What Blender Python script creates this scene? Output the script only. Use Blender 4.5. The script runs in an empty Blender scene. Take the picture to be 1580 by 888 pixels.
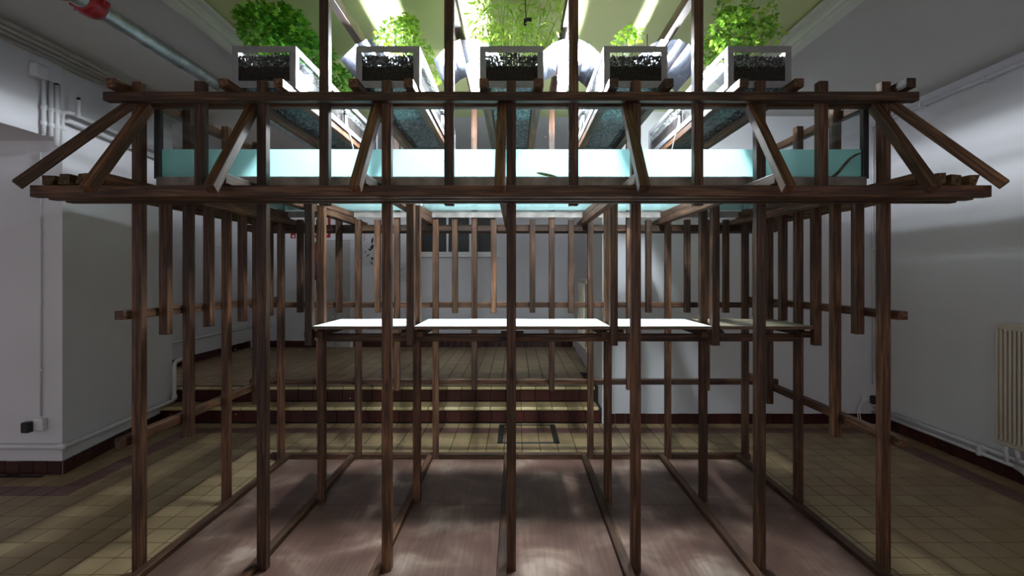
import bpy, bmesh, math, random
import numpy as np
from mathutils import Vector, Matrix, noise as mnoise

random.seed(7); rng = np.random.default_rng(7)
S = bpy.context.scene
COL = S.collection

# ------------------------------------------------------------------ camera
EYE = 1.44
cam_d = bpy.data.cameras.new('camera'); cam = bpy.data.objects.new('camera', cam_d); COL.objects.link(cam)
cam.location = (0, 0, EYE); cam.rotation_euler = (math.pi/2, 0, 0)
cam_d.sensor_width = 36.0; cam_d.lens = 800*36/1580
cam_d.shift_x = -6/1580; cam_d.shift_y = -20/1580
cam_d.clip_start = 0.05
S.camera = cam
# ------------------------------------------------------------------ world, exposure
w = bpy.data.worlds.new('room_gloom'); S.world = w; w.use_nodes = True
w.node_tree.nodes['Background'].inputs[0].default_value = (0.97, 0.94, 1.0, 1)
w.node_tree.nodes['Background'].inputs[1].default_value = 0.36
S.view_settings.view_transform = 'Standard'; S.view_settings.look = 'None'
S.view_settings.gamma = 1.0; S.view_settings.use_curve_mapping = False
S.view_settings.exposure = 0.72
LAMP_POWER = 580.0
LAMP_COLOR = (0.86, 0.93, 1.0, 1)
S.cycles.transparent_max_bounces = 48; S.cycles.max_bounces = 14; S.cycles.diffuse_bounces = 5; S.cycles.transmission_bounces = 12

# ------------------------------------------------------------------ materials
def new_mat(name):
    m = bpy.data.materials.new(name); m.use_nodes = True
    nt = m.node_tree; nt.nodes.clear()
    out = nt.nodes.new('ShaderNodeOutputMaterial')
    return m, nt, out
def N(nt, t, **kw):
    n = nt.nodes.new(t)
    for k, v in kw.items():
        if hasattr(n, k): setattr(n, k, v)
    return n
def ramp(nt, stops):
    r = nt.nodes.new('ShaderNodeValToRGB'); e = r.color_ramp.elements
    e[0].position, e[0].color = stops[0][0], (*stops[0][1], 1)
    e[1].position, e[1].color = stops[-1][0], (*stops[-1][1], 1)
    for p, c in stops[1:-1]:
        x = e.new(p); x.color = (*c, 1)
    return r
def principled(nt, out, rough=0.5, metal=0.0, spec=0.5):
    b = nt.nodes.new('ShaderNodeBsdfPrincipled')
    b.inputs['Roughness'].default_value = rough; b.inputs['Metallic'].default_value = metal
    b.inputs['Specular IOR Level'].default_value = spec
    nt.links.new(b.outputs[0], out.inputs[0]); return b
def plain(name, col, rough=0.5, metal=0.0, var=0.15, scale=8.0, spec=0.4, bump=0.0, bscale=40, rnd=0.0):
    m, nt, out = new_mat(name); b = principled(nt, out, rough, metal, spec)
    tc = N(nt, 'ShaderNodeTexCoord'); no = N(nt, 'ShaderNodeTexNoise'); no.inputs['Scale'].default_value = scale
    no.inputs['Detail'].default_value = 5
    nt.links.new(tc.outputs['Object'], no.inputs['Vector'])
    lo = tuple(c*(1-var) for c in col); hi = tuple(min(1, c*(1+var)) for c in col)
    r = ramp(nt, [(0.3, lo), (0.7, hi)]); nt.links.new(no.outputs[0], r.inputs[0])
    src = r.outputs[0]
    if rnd:
        oi = N(nt, 'ShaderNodeObjectInfo'); mr = N(nt, 'ShaderNodeMapRange')
        mr.inputs[3].default_value = 1-rnd; mr.inputs[4].default_value = 1+rnd
        nt.links.new(oi.outputs['Random'], mr.inputs[0])
        mx = N(nt, 'ShaderNodeVectorMath', operation='SCALE'); nt.links.new(src, mx.inputs[0]); nt.links.new(mr.outputs[0], mx.inputs['Scale'])
        src = mx.outputs[0]
    nt.links.new(src, b.inputs['Base Color'])
    if bump:
        n2 = N(nt, 'ShaderNodeTexNoise'); n2.inputs['Scale'].default_value = bscale; n2.inputs['Detail'].default_value = 4
        nt.links.new(tc.outputs['Object'], n2.inputs['Vector'])
        bp = N(nt, 'ShaderNodeBump'); bp.inputs['Strength'].default_value = bump; bp.inputs['Distance'].default_value = 0.01
        nt.links.new(n2.outputs[0], bp.inputs['Height']); nt.links.new(bp.outputs[0], b.inputs['Normal'])
    return m
def wood_mat(name, dark, mid, light, rough=0.55):
    m, nt, out = new_mat(name); b = principled(nt, out, rough, 0, 0.35)
    tc = N(nt, 'ShaderNodeTexCoord'); oi = N(nt, 'ShaderNodeObjectInfo')
    sc = N(nt, 'ShaderNodeMath', operation='MULTIPLY'); sc.inputs[1].default_value = 53.0
    nt.links.new(oi.outputs['Random'], sc.inputs[0])
    add = N(nt, 'ShaderNodeVectorMath', operation='ADD'); nt.links.new(tc.outputs['Object'], add.inputs[0]); nt.links.new(sc.outputs[0], add.inputs[1])
    mp = N(nt, 'ShaderNodeMapping'); mp.inputs['Scale'].default_value = (1.6, 34, 34); nt.links.new(add.outputs[0], mp.inputs[0])
    n1 = N(nt, 'ShaderNodeTexNoise'); n1.inputs['Scale'].default_value = 2.2; n1.inputs['Detail'].default_value = 6; n1.inputs['Distortion'].default_value = 0.8
    nt.links.new(mp.outputs[0], n1.inputs['Vector'])
    r = ramp(nt, [(0.28, dark), (0.5, mid), (0.75, light)]); nt.links.new(n1.outputs[0], r.inputs[0])
    n2 = N(nt, 'ShaderNodeTexNoise'); n2.inputs['Scale'].default_value = 3.5; n2.inputs['Detail'].default_value = 3
    nt.links.new(add.outputs[0], n2.inputs['Vector'])
    r2 = ramp(nt, [(0.3, (0.55, 0.55, 0.58)), (0.65, (1.25, 1.2, 1.15))]); nt.links.new(n2.outputs[0], r2.inputs[0])
    mx = N(nt, 'ShaderNodeMixRGB', blend_type='MULTIPLY'); mx.inputs[0].default_value = 1
    nt.links.new(r.outputs[0], mx.inputs[1]); nt.links.new(r2.outputs[0], mx.inputs[2])
    # knots
    vo = N(nt, 'ShaderNodeTexVoronoi'); vo.inputs['Scale'].default_value = 1.0
    mp2 = N(nt, 'ShaderNodeMapping'); mp2.inputs['Scale'].default_value = (2.6, 9, 9); nt.links.new(add.outputs[0], mp2.inputs[0]); nt.links.new(mp2.outputs[0], vo.inputs['Vector'])
    rk = ramp(nt, [(0.04, (0.25, 0.22, 0.2)), (0.13, (1, 1, 1))]); nt.links.new(vo.outputs['Distance'], rk.inputs[0])
    mk = N(nt, 'ShaderNodeMixRGB', blend_type='MULTIPLY'); mk.inputs[0].default_value = 1
    nt.links.new(mx.outputs[0], mk.inputs[1]); nt.links.new(rk.outputs[0], mk.inputs[2])
    mr = N(nt, 'ShaderNodeMapRange'); mr.inputs[3].default_value = 0.65; mr.inputs[4].default_value = 1.45
    nt.links.new(oi.outputs['Random'], mr.inputs[0])
    vm = N(nt, 'ShaderNodeVectorMath', operation='SCALE'); nt.links.new(mk.outputs[0], vm.inputs[0]); nt.links.new(mr.outputs[0], vm.inputs['Scale'])
    nt.links.new(vm.outputs[0], b.inputs['Base Color'])
    bp = N(nt, 'ShaderNodeBump'); bp.inputs['Strength'].default_value = 0.25; bp.inputs['Distance'].default_value = 0.004
    nt.links.new(n1.outputs[0], bp.inputs['Height']); nt.links.new(bp.outputs[0], b.inputs['Normal'])
    return m
def glass_mat(name, tint=(0.93, 0.98, 0.97), refl=1.0):
    m, nt, out = new_mat(name)
    tr = N(nt, 'ShaderNodeBsdfTransparent'); tr.inputs[0].default_value = (*tint, 1)
    gl = N(nt, 'ShaderNodeBsdfGlossy'); gl.inputs['Roughness'].default_value = 0.03
    fr = N(nt, 'ShaderNodeFresnel'); fr.inputs[0].default_value = 1.3
    mu = N(nt, 'ShaderNodeMath', operation='MULTIPLY'); mu.inputs[1].default_value = refl; nt.links.new(fr.outputs[0], mu.inputs[0])
    mx = N(nt, 'ShaderNodeMixShader'); nt.links.new(mu.outputs[0], mx.inputs[0]); nt.links.new(tr.outputs[0], mx.inputs[1]); nt.links.new(gl.outputs[0], mx.inputs[2])
    nt.links.new(mx.outputs[0], out.inputs[0]); return m
def milky_water(name, col, clear, tint):
    m, nt, out = new_mat(name)
    tl = N(nt, 'ShaderNodeBsdfTranslucent'); tl.inputs[0].default_value = (*col, 1)
    df = N(nt, 'ShaderNodeBsdfDiffuse'); df.inputs[0].default_value = (*col, 1)
    m1 = N(nt, 'ShaderNodeMixShader'); m1.inputs[0].default_value = 0.25; nt.links.new(tl.outputs[0], m1.inputs[1]); nt.links.new(df.outputs[0], m1.inputs[2])
    tr = N(nt, 'ShaderNodeBsdfTransparent'); tr.inputs[0].default_value = (*tint, 1)
    m2 = N(nt, 'ShaderNodeMixShader'); m2.inputs[0].default_value = clear; nt.links.new(m1.outputs[0], m2.inputs[1]); nt.links.new(tr.outputs[0], m2.inputs[2])
    nt.links.new(m2.outputs[0], out.inputs[0]); return m
def leaf_mat(name, a, b_, c):
    m, nt, out = new_mat(name)
    ge = N(nt, 'ShaderNodeNewGeometry'); r = ramp(nt, [(0.0, a), (0.55, b_), (1.0, c)])
    nt.links.new(ge.outputs['Random Per Island'], r.inputs[0])
    df = N(nt, 'ShaderNodeBsdfDiffuse'); tl = N(nt, 'ShaderNodeBsdfTranslucent'); gl = N(nt, 'ShaderNodeBsdfGlossy'); gl.inputs['Roughness'].default_value = 0.35
    nt.links.new(r.outputs[0], df.inputs[0]); nt.links.new(r.outputs[0], tl.inputs[0])
    m1 = N(nt, 'ShaderNodeMixShader'); m1.inputs[0].default_value = 0.45; nt.links.new(df.outputs[0], m1.inputs[1]); nt.links.new(tl.outputs[0], m1.inputs[2])
    m2 = N(nt, 'ShaderNodeMixShader'); m2.inputs[0].default_value = 0.06; nt.links.new(m1.outputs[0], m2.inputs[1]); nt.links.new(gl.outputs[0], m2.inputs[2])
    nt.links.new(m2.outputs[0], out.inputs[0]); return m
def tile_mat(name, cols, rough=0.35, island=False):
    m, nt, out = new_mat(name); b = principled(nt, out, rough, 0, 0.4)
    if island:
        ge = N(nt, 'ShaderNodeNewGeometry'); src = ge.outputs['Random Per Island']
    else:
        oi = N(nt, 'ShaderNodeObjectInfo'); src = oi.outputs['Random']
    r = ramp(nt, [(0, cols[0]), (0.5, cols[1]), (1, cols[2])]); nt.links.new(src, r.inputs[0])
    tc = N(nt, 'ShaderNodeTexCoord'); ge2 = N(nt, 'ShaderNodeNewGeometry'); no = N(nt, 'ShaderNodeTexNoise'); no.inputs['Scale'].default_value = 2.5; no.inputs['Detail'].default_value = 6
    nt.links.new(ge2.outputs['Position'], no.inputs['Vector'])
    r2 = ramp(nt, [(0.3, (0.8, 0.78, 0.74)), (0.7, (1.08, 1.08, 1.06))]); nt.links.new(no.outputs[0], r2.inputs[0])
    mx = N(nt, 'ShaderNodeMixRGB', blend_type='MULTIPLY'); mx.inputs[0].default_value = 1
    nt.links.new(r.outputs[0], mx.inputs[1]); nt.links.new(r2.outputs[0], mx.inputs[2]); nt.links.new(mx.outputs[0], b.inputs['Base Color'])
    return m

M = {}
M['wood'] = wood_mat('dark_stained_pine', (0.017, 0.0074, 0.0042), (0.064, 0.0275, 0.014), (0.165, 0.086, 0.045))
M['rough_wood'] = wood_mat('rough_sawn_pine', (0.02, 0.011, 0.006), (0.07, 0.04, 0.02), (0.2, 0.12, 0.05), 0.8)
M['wall'] = plain('white_wall_paint', (0.66, 0.65, 0.68), 0.75, var=0.05, scale=1.3, bump=0.08, bscale=25)
M['ceil'] = plain('ceiling_paint', (0.50, 0.48, 0.46), 0.8, var=0.05, scale=1.0)
M['ceil_bounce'] = plain('ceiling_green_bounce_tint', (0.58, 0.63, 0.30), 0.55, var=0.05, scale=0.9)  # green light bounced off the leaves, put into the ceiling colour
M['trim'] = plain('cream_trim_paint', (0.62, 0.62, 0.55), 0.5, var=0.05)
M['grout'] = plain('dark_grout', (0.022, 0.018, 0.015), 0.9)
M['tile'] = tile_mat('yellow_floor_tile', [(0.25, 0.17, 0.09), (0.29, 0.20, 0.107), (0.325, 0.235, 0.13)])
M['tile_isl'] = tile_mat('yellow_floor_tile_small', [(0.25, 0.17, 0.09), (0.29, 0.20, 0.107), (0.325, 0.235, 0.13)], island=True)
M['tile_red'] = tile_mat('burgundy_floor_tile', [(0.13, 0.06, 0.058), (0.15, 0.07, 0.066), (0.17, 0.085, 0.08)])
M['tile_red_isl'] = tile_mat('burgundy_floor_tile_small', [(0.13, 0.06, 0.058), (0.15, 0.07, 0.066), (0.17, 0.085, 0.08)], island=True)
M['skirt'] = tile_mat('dark_red_glazed_tile', [(0.035, 0.010, 0.009), (0.048, 0.013, 0.011), (0.062, 0.017, 0.014)], 0.22)
M['nosing'] = tile_mat('cream_nosing_tile', [(0.48, 0.38, 0.19), (0.55, 0.44, 0.24), (0.6, 0.5, 0.3)], 0.4)
M['panel'] = None
M['white'] = plain('white_enamel', (0.72, 0.72, 0.72), 0.35, var=0.03)
M['pipe_white'] = plain('painted_white_pipe', (0.64, 0.64, 0.66), 0.4, var=0.06)
M['radiator'] = plain('cream_radiator_enamel', (0.62, 0.55, 0.46), 0.4, var=0.04)
M['board'] = plain('white_laminate', (0.84, 0.84, 0.84), 0.3, var=0.02)
M['board_edge'] = plain('brown_plywood_edge', (0.12, 0.07, 0.045), 0.6, var=0.3, scale=30)
M['plyboard'] = plain('raw_brown_board', (0.30, 0.24, 0.17), 0.5, var=0.2, scale=6)
M['steel'] = plain('brushed_steel', (0.25, 0.24, 0.27), 0.38, metal=0.6, var=0.18, scale=9)
M['galv'] = plain('galvanised_pipe', (0.42, 0.46, 0.48), 0.42, metal=0.8, var=0.3, scale=14)
M['redpaint'] = plain('red_coupling_paint', (0.30, 0.015, 0.02), 0.4, var=0.2)
M['black'] = plain('black_plastic', (0.012, 0.012, 0.013), 0.4, var=0.2)
M['darkframe'] = plain('dark_tank_frame', (0.05, 0.045, 0.045), 0.4, metal=0.3, var=0.3)
M['basebar'] = plain('dull_tank_base_channel', (0.26, 0.22, 0.20), 0.5, metal=0.25, var=0.35, scale=12)
M['foil'] = plain('aluminium_reflector_sheet', (0.55, 0.62, 0.76), 0.10, metal=1.0, var=0.12, scale=6, bump=0.12, bscale=7)
M['glass'] = glass_mat('clear_glass', (0.97, 0.99, 0.985), 0.3)
M['glass_planter'] = glass_mat('planter_glass', (0.97, 0.99, 0.985), 0.3)
M['water'] = milky_water('milky_green_water', (0.40, 0.69, 0.68), 0.08, (0.6, 0.9, 0.88))
M['water_base'] = milky_water('milky_green_water_low', (0.55, 0.85, 0.86), 0.80, (1.0, 1.0, 1.0))
M['water_top'] = glass_mat('water_surface', (0.97, 1.0, 0.995), 0.35)
M['soil'] = None
M['pebble'] = tile_mat('grey_clay_pebbles', [(0.03, 0.028, 0.03), (0.085, 0.08, 0.086), (0.19, 0.18, 0.195)], 0.95, island=True)
M['leaf_parsley'] = leaf_mat('parsley_leaf', (0.05, 0.22, 0.015), (0.12, 0.40, 0.025), (0.30, 0.60, 0.05))
M['leaf_light'] = leaf_mat('light_green_leaf', (0.16, 0.40, 0.02), (0.38, 0.66, 0.04), (0.62, 0.78, 0.10))
M['leaf_slender'] = leaf_mat('slender_leaf', (0.26, 0.52, 0.04), (0.48, 0.72, 0.09), (0.70, 0.80, 0.22))
M['leaf_mint'] = leaf_mat('mint_leaf', (0.13, 0.34, 0.03), (0.30, 0.56, 0.06), (0.55, 0.72, 0.12))
M['stem'] = plain('green_stem', (0.16, 0.22, 0.06), 0.6)
M['screw'] = plain('zinc_screw', (0.75, 0.72, 0.66), 0.3, metal=0.7, var=0.05)
M['branch'] = plain('submerged_branch_bark', (0.10, 0.10, 0.055), 0.8, var=0.6, scale=22)
M['mottled'] = plain('mottled_green_black', (0.22, 0.25, 0.09), 0.6, var=0.9, scale=45)
M['louver'] = plain('dark_louver', (0.045, 0.043, 0.04), 0.5)
M['cableg'] = plain('cable_sheath', (0.40, 0.38, 0.33), 0.6, var=0.15)
M['paper'] = plain('pale_paper', (0.55, 0.54, 0.56), 0.8, var=0.03)
M['ink'] = plain('black_ink', (0.02, 0.02, 0.025), 0.8)
M['pink'] = plain('pink_ink', (0.45, 0.20, 0.24), 0.8)
M['blue'] = plain('blue_print', (0.05, 0.07, 0.25), 0.6, var=0.6, scale=25)
M['door'] = plain('grey_door_paint', (0.46, 0.45, 0.43), 0.5, var=0.04)

# worn plywood floor panels
m, nt, out = new_mat('worn_film_plywood'); b = principled(nt, out, 0.42, 0, 0.45)
tc = N(nt, 'ShaderNodeNewGeometry'); n1 = N(nt, 'ShaderNodeTexNoise'); n1.inputs['Scale'].default_value = 3.2; n1.inputs['Detail'].default_value = 8; n1.inputs['Distortion'].default_value = 0.6
nt.links.new(tc.outputs['Position'], n1.inputs['Vector'])
r1 = ramp(nt, [(0.34, (0.085, 0.040, 0.029)), (0.5, (0.125, 0.067, 0.050)), (0.60, (0.18, 0.112, 0.085)), (0.68, (0.29, 0.205, 0.16))]); nt.links.new(n1.outputs[0], r1.inputs[0])
mp = N(nt, 'ShaderNodeMapping'); mp.inputs['Rotation'].default_value = (0, 0, 0.9); mp.inputs['Scale'].default_value = (60, 3, 1); nt.links.new(tc.outputs['Position'], mp.inputs[0])
n2 = N(nt, 'ShaderNodeTexNoise'); n2.inputs['Scale'].default_value = 1.0; n2.inputs['Detail'].default_value = 3; nt.links.new(mp.outputs[0], n2.inputs['Vector'])
r2 = ramp(nt, [(0.35, (0.85, 0.85, 0.85)), (0.75, (1.25, 1.25, 1.25))]); nt.links.new(n2.outputs[0], r2.inputs[0])
mx = N(nt, 'ShaderNodeMixRGB', blend_type='MULTIPLY'); mx.inputs[0].default_value = 1; nt.links.new(r1.outputs[0], mx.inputs[1]); nt.links.new(r2.outputs[0], mx.inputs[2])
nt.links.new(mx.outputs[0], b.inputs['Base Color']); M['panel'] = m
# soil with speckled grit
m, nt, out = new_mat('dark_soil_with_grit'); b = principled(nt, out, 0.85, 0, 0.2)
tc = N(nt, 'ShaderNodeTexCoord'); vo = N(nt, 'ShaderNodeTexVoronoi'); vo.inputs['Scale'].default_value = 260; nt.links.new(tc.outputs['Object'], vo.inputs['Vector'])
sp = N(nt, 'ShaderNodeSeparateColor'); nt.links.new(vo.outputs['Color'], sp.inputs[0])
r1 = ramp(nt, [(0.3, (0.014, 0.009, 0.009)), (0.8, (0.026, 0.018, 0.017)), (0.97, (0.05, 0.04, 0.04))]); nt.links.new(sp.outputs[0], r1.inputs[0])
nt.links.new(r1.outputs[0], b.inputs['Base Color'])
bp = N(nt, 'ShaderNodeBump'); bp.inputs['Strength'].default_value = 0.4; bp.inputs['Distance'].default_value = 0.003; nt.links.new(vo.outputs['Distance'], bp.inputs['Height']); nt.links.new(bp.outputs[0], b.inputs['Normal'])
M['soil'] = m
m, nt, out = new_mat('drainage_grit'); b = principled(nt, out, 0.85, 0, 0.2)
tc = N(nt, 'ShaderNodeTexCoord'); vo = N(nt, 'ShaderNodeTexVoronoi'); vo.inputs['Scale'].default_value = 110; nt.links.new(tc.outputs['Object'], vo.inputs['Vector'])
sp = N(nt, 'ShaderNodeSeparateColor'); nt.links.new(vo.outputs['Color'], sp.inputs[0])
r1 = ramp(nt, [(0.25, (0.01, 0.01, 0.013)), (0.6, (0.05, 0.05, 0.06)), (0.95, (0.35, 0.34, 0.38))]); nt.links.new(sp.outputs[0], r1.inputs[0])
nt.links.new(r1.outputs[0], b.inputs['Base Color'])
bp = N(nt, 'ShaderNodeBump'); bp.inputs['Strength'].default_value = 1.0; bp.inputs['Distance'].default_value = 0.008; nt.links.new(vo.outputs['Distance'], bp.inputs['Height']); nt.links.new(bp.outputs[0], b.inputs['Normal'])
M['grit'] = m
m, nt, out = new_mat('cool_white_lamp_glow'); em = N(nt, 'ShaderNodeEmission'); em.inputs[0].default_value = LAMP_COLOR; em.inputs[1].default_value = LAMP_POWER
nt.links.new(em.outputs[0], out.inputs[0]); M['lamp'] = m

# ------------------------------------------------------------------ builders
def link(o, parent=None):
    COL.objects.link(o)
    if parent is not None: o.parent = parent
    return o
def tag(o, label, cat, group=None):
    o['label'] = label; o['category'] = cat
    if group: o['group'] = group
    return o
def thing(name, label, cat, loc=(0, 0, 0), group=None):
    o = bpy.data.objects.new(name, None); o.location = loc; link(o); o.empty_display_size = 0.1
    return tag(o, label, cat, group)
def struct(o):
    o['kind'] = 'structure'; return o
_cache = {}
def box_mesh(l, a, b_, mat, bev=0.0025, rough=0.0, seed=0):
    key = (round(l, 4), round(a, 4), round(b_, 4), mat.name, round(bev, 4), rough, seed if rough else 0)
    if key in _cache: return _cache[key]
    bm = bmesh.new(); bmesh.ops.create_cube(bm, size=1.0)
    bmesh.ops.scale(bm, vec=(l, a, b_), verts=bm.verts)
    if rough:
        ed = [e for e in bm.edges if abs(e.verts[0].co.x-e.verts[1].co.x) > l*0.5]
        bmesh.ops.subdivide_edges(bm, edges=ed, cuts=12, use_grid_fill=True)
        r = random.Random(seed)
        for v in bm.verts:
            v.co += Vector((r.uniform(-1, 1)*rough*1.5 if abs(v.co.x) > l*0.49 else 0, r.uniform(-1, 1)*rough, r.uniform(-1, 0.3)*rough))
    elif bev:
        bmesh.ops.bevel(bm, geom=bm.edges[:], offset=min(bev, a*0.2, b_*0.2, l*0.2), segments=1, affect='EDGES')
    me = bpy.data.meshes.new('bar'); bm.to_mesh(me); bm.free(); me.materials.append(mat)
    _cache[key] = me; return me
def bar(name, parent, x0, x1, y0, y1, z0, z1, mat=None, bev=0.0025, rough=0.0, seed=0):
    """axis-aligned box whose local X is its long axis"""
    mat = mat or M['wood']
    dx, dy, dz = x1-x0, y1-y0, z1-z0; c = ((x0+x1)/2, (y0+y1)/2, (z0+z1)/2)
    if dx >= dy and dx >= dz: l, a, b_, R = dx, dy, dz, Matrix.Identity(3)
    elif dy >= dz: l, a, b_, R = dy, dx, dz, Matrix.Rotation(math.pi/2, 3, 'Z')
    else: l, a, b_, R = dz, dy, dx, Matrix.Rotation(-math.pi/2, 3, 'Y')
    o = bpy.data.objects.new(name, box_mesh(l, a, b_, mat, bev, rough, seed)); link(o, parent)
    o.matrix_local = Matrix.Translation(c) @ R.to_4x4(); return o
def beam(name, parent, p0, p1, wd, ht, mat=None, side=None):
    """bar along p0-p1; local Y along `side`"""
    mat = mat or M['wood']; p0, p1 = Vector(p0), Vector(p1); d = p1-p0; x = d.normalized()
    y = Vector(side) if side else Vector((0, 0, 1)).cross(x)
    y = (y-x*y.dot(x)).normalized(); z = x.cross(y)
    o = bpy.data.objects.new(name, box_mesh(d.length, wd, ht, mat)); link(o, parent)
    mt = Matrix((x, y, z)).transposed().to_4x4(); mt.translation = (p0+p1)/2; o.matrix_local = mt; return o
def mesh_obj(name, verts, faces, mat, parent=None, smooth=False, mats=None, fm=None):
    me = bpy.data.meshes.new(name); me.from_pydata([tuple(v) for v in verts], [], [tuple(f) for f in faces])
    for mm in (mats or [mat]): me.materials.append(mm)
    if fm is not None:
        for p, i in zip(me.polygons, fm): p.material_index = i
    if smooth:
        for p in me.polygons: p.use_smooth = True
    me.update(); o = bpy.data.objects.new(name, me); return link(o, parent)
def tube_data(pts, r, n=10, V=None, F=None):
    V = [] if V is None else V; F = [] if F is None else F
    pts = [Vector(p) for p in pts]; base = len(V); rs = r if hasattr(r, '__len__') else [r]*len(pts)
    prev = None
    for i, p in enumerate(pts):
        t = (pts[min(i+1, len(pts)-1)]-pts[max(i-1, 0)]).normalized()
        if prev is None:
            u = t.cross(Vector((0, 0, 1))); u = u.normalized() if u.length > 1e-3 else Vector((1, 0, 0))
        else:
            u = (prev-t*prev.dot(t)).normalized()
        prev = u; v = t.cross(u)
        for k in range(n):
            a = 2*math.pi*k/n; V.append(p+u*math.cos(a)*rs[i]+v*math.sin(a)*rs[i])
    for i in range(len(pts)-1):
        for k in range(n):
            F.append((base+i*n+k, base+i*n+(k+1) % n, base+(i+1)*n+(k+1) % n, base+(i+1)*n+k))
    F.append(tuple(base+k for k in reversed(range(n)))); F.append(tuple(base+(len(pts)-1)*n+k for k in range(n)))
    return V, F
def tube(name, pts, r, mat, parent=None, n=10):
    V, F = tube_data(pts, r, n); o = mesh_obj(name, V, F, mat, parent, smooth=True); return o
def bend(pts, r=0.04, k=4):
    """round the corners of a polyline"""
    P = [Vector(p) for p in pts]; out_ = [P[0]]
    for i in range(1, len(P)-1):
        a = P[i]+(P[i-1]-P[i]).normalized()*r; c = P[i]+(P[i+1]-P[i]).normalized()*r
        for j in range(k+1):
            t = j/k; out_.append(a*(1-t)**2+P[i]*2*t*(1-t)+c*t*t)
    out_.append(P[-1]); return out_
def prism(name, foot, z0, z1, mat, parent=None):
    n = len(foot); V = [(x, y, z0) for x, y in foot]+[(x, y, z1) for x, y in foot]
    F = [tuple(range(n))[::-1], tuple(range(n, 2*n))]+[(i, (i+1) % n, n+(i+1) % n, n+i) for i in range(n)]
    return mesh_obj(name, V, F, mat, parent)

# ------------------------------------------------------------------ the room
T = 0.1495; XO, YO = 0.052, 3.0926
HC = 2.98
floor = struct(prism('floor', [(-7, -1.2), (3.52, -1.2), (3.52, 5.1), (-7, 5.1)], -0.12, -0.0045, M['grout']))
wall_left = struct(prism('wall_left', [(-3.28, 3.75), (-3.50, 5.28), (-5.2, 5.28), (-7, 3.75)], -0.1, HC+0.12, M['wall']))
lintel = struct(prism('wall_left_lintel', [(-3.28, 3.75), (-7, 3.75), (-7, -1.2), (-3.28, -1.2)], 2.41, HC+0.12, M['wall']))
wall_right = struct(prism('wall_right', [(3.5, -1.2), (3.65, -1.2), (3.65, 5.2), (3.5, 5.2)], -0.1, HC+0.12, M['wall']))
wall_back_right = struct(prism('wall_back_right', [(0.836, 5.03), (3.5, 5.03), (3.5, 5.35), (1.1, 5.35), (1.1, 8.3), (0.92, 8.3)], -0.1, HC+0.12, M['wall']))
wall_back = struct(prism('wall_back', [(-4.6, 8.2), (1.0, 8.2), (1.0, 8.35), (-4.6, 8.35)], 0, HC+0.12, M['wall']))
wall_stage_left = struct(prism('wall_stage_left', [(-4.2, 6.25), (-4.2, 8.25), (-4.4, 8.25), (-4.4, 6.25)], 0, HC+0.12, M['wall']))  # near stretch left open, unseen from the camera, to let world fill light in
# ceiling: two dull side bays and the middle bay, its colour holding green bounce light
ceiling = struct(prism('ceiling', [(-7, -1.2), (-1.96, -1.2), (-1.96, 8.3), (-7, 8.3)], HC, HC+0.1, M['ceil']))
ceil2 = struct(prism('ceiling_right', [(1.93, -1.2), (3.65, -1.2), (3.65, 8.3), (1.93, 8.3)], HC, HC+0.1, M['ceil']))
ceil3 = struct(prism('ceiling_middle', [(-1.96, -1.2), (1.93, -1.2), (1.93, 5.2), (-1.96, 5.2)], HC+0.045, HC+0.12, M['ceil_bounce']))
ceil4 = struct(prism('ceiling_stage', [(-1.96, 5.2), (1.93, 5.2), (1.93, 8.3), (-1.96, 8.3)], HC+0.045, HC+0.12, M['wall']))
for s, x0 in ((-1, -1.96), (1, 1.80)):
    t = struct(bar('trim_1', None, x0, x0+0.13, -1.2, 8.2, HC-0.03, HC+0.05, M['trim'], 0.01)); t.name = 'trim_1' if s < 0 else 'trim_2'
    bar('moulding', t, 0, 1, 0, 1, 0, 1)
    mo = t.children[0]; mo.data = box_mesh(9.4, 0.045, 0.02, M['trim'], 0.006); mo.matrix_local = Matrix.Translation((0, s*0.02, -0.048))
    m2 = mo.copy(); link(m2, t); m2.matrix_local = Matrix.Translation((0, s*0.085, 0.015)) 
# floor tiles ---------------------------------------------------
def proj(x, y, z):
    return 796+800*x/y, 424-800*(z-EYE)/y
cells = []
for i in range(-48, 23):
    for j in range(-22, 13):
        x0, y0 = XO+i*T, YO+j*T
        x1, y1 = x0+T, y0+T; cx, cy = x0+T/2, y0+T/2
        if y1 > 5.05: continue
        if cy > 3.76 and cx < -3.28-(cy-3.75)*0.145-0.03: continue
        red = False
        if 3.19 < cx < 3.34 and cy < 4.88: red = True
        if 4.72 < cy < 4.88 and cx < 3.34 and cx > -3.09: red = True
        if -3.087 < cx < -2.938 and 3.39 < cy < 4.88: red = True
        if cx < -2.938 and 3.39 < cy < 3.55: red = True
        px = proj(cx, max(cy, 0.3), 0)
        vis = cy > 2.3 and -30 < px[0] < 1610 and px[1] < 900 and not (-1.8 < cx < 1.75 and cy < 4.05)
        area = 1/cy**3 if vis else 0
        cells.append((area, x0, y0, red))
cells.sort(key=lambda c: -c[0])
g = 0.006
def tile_mesh(mat, sx=T-g, sy=T-g, th=0.012, bev=0.0012):
    return box_mesh(sx, sy, th, mat, bev)
ty, trd = tile_mesh(M['tile']), tile_mesh(M['tile_red'])
for a, x0, y0, red in cells[:300]:
    o = bpy.data.objects.new('floor_tile', trd if red else ty); link(o, floor)
    o.location = (x0+T/2, y0+T/2, -0.006+random.uniform(-0.0004, 0.0003))
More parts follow.
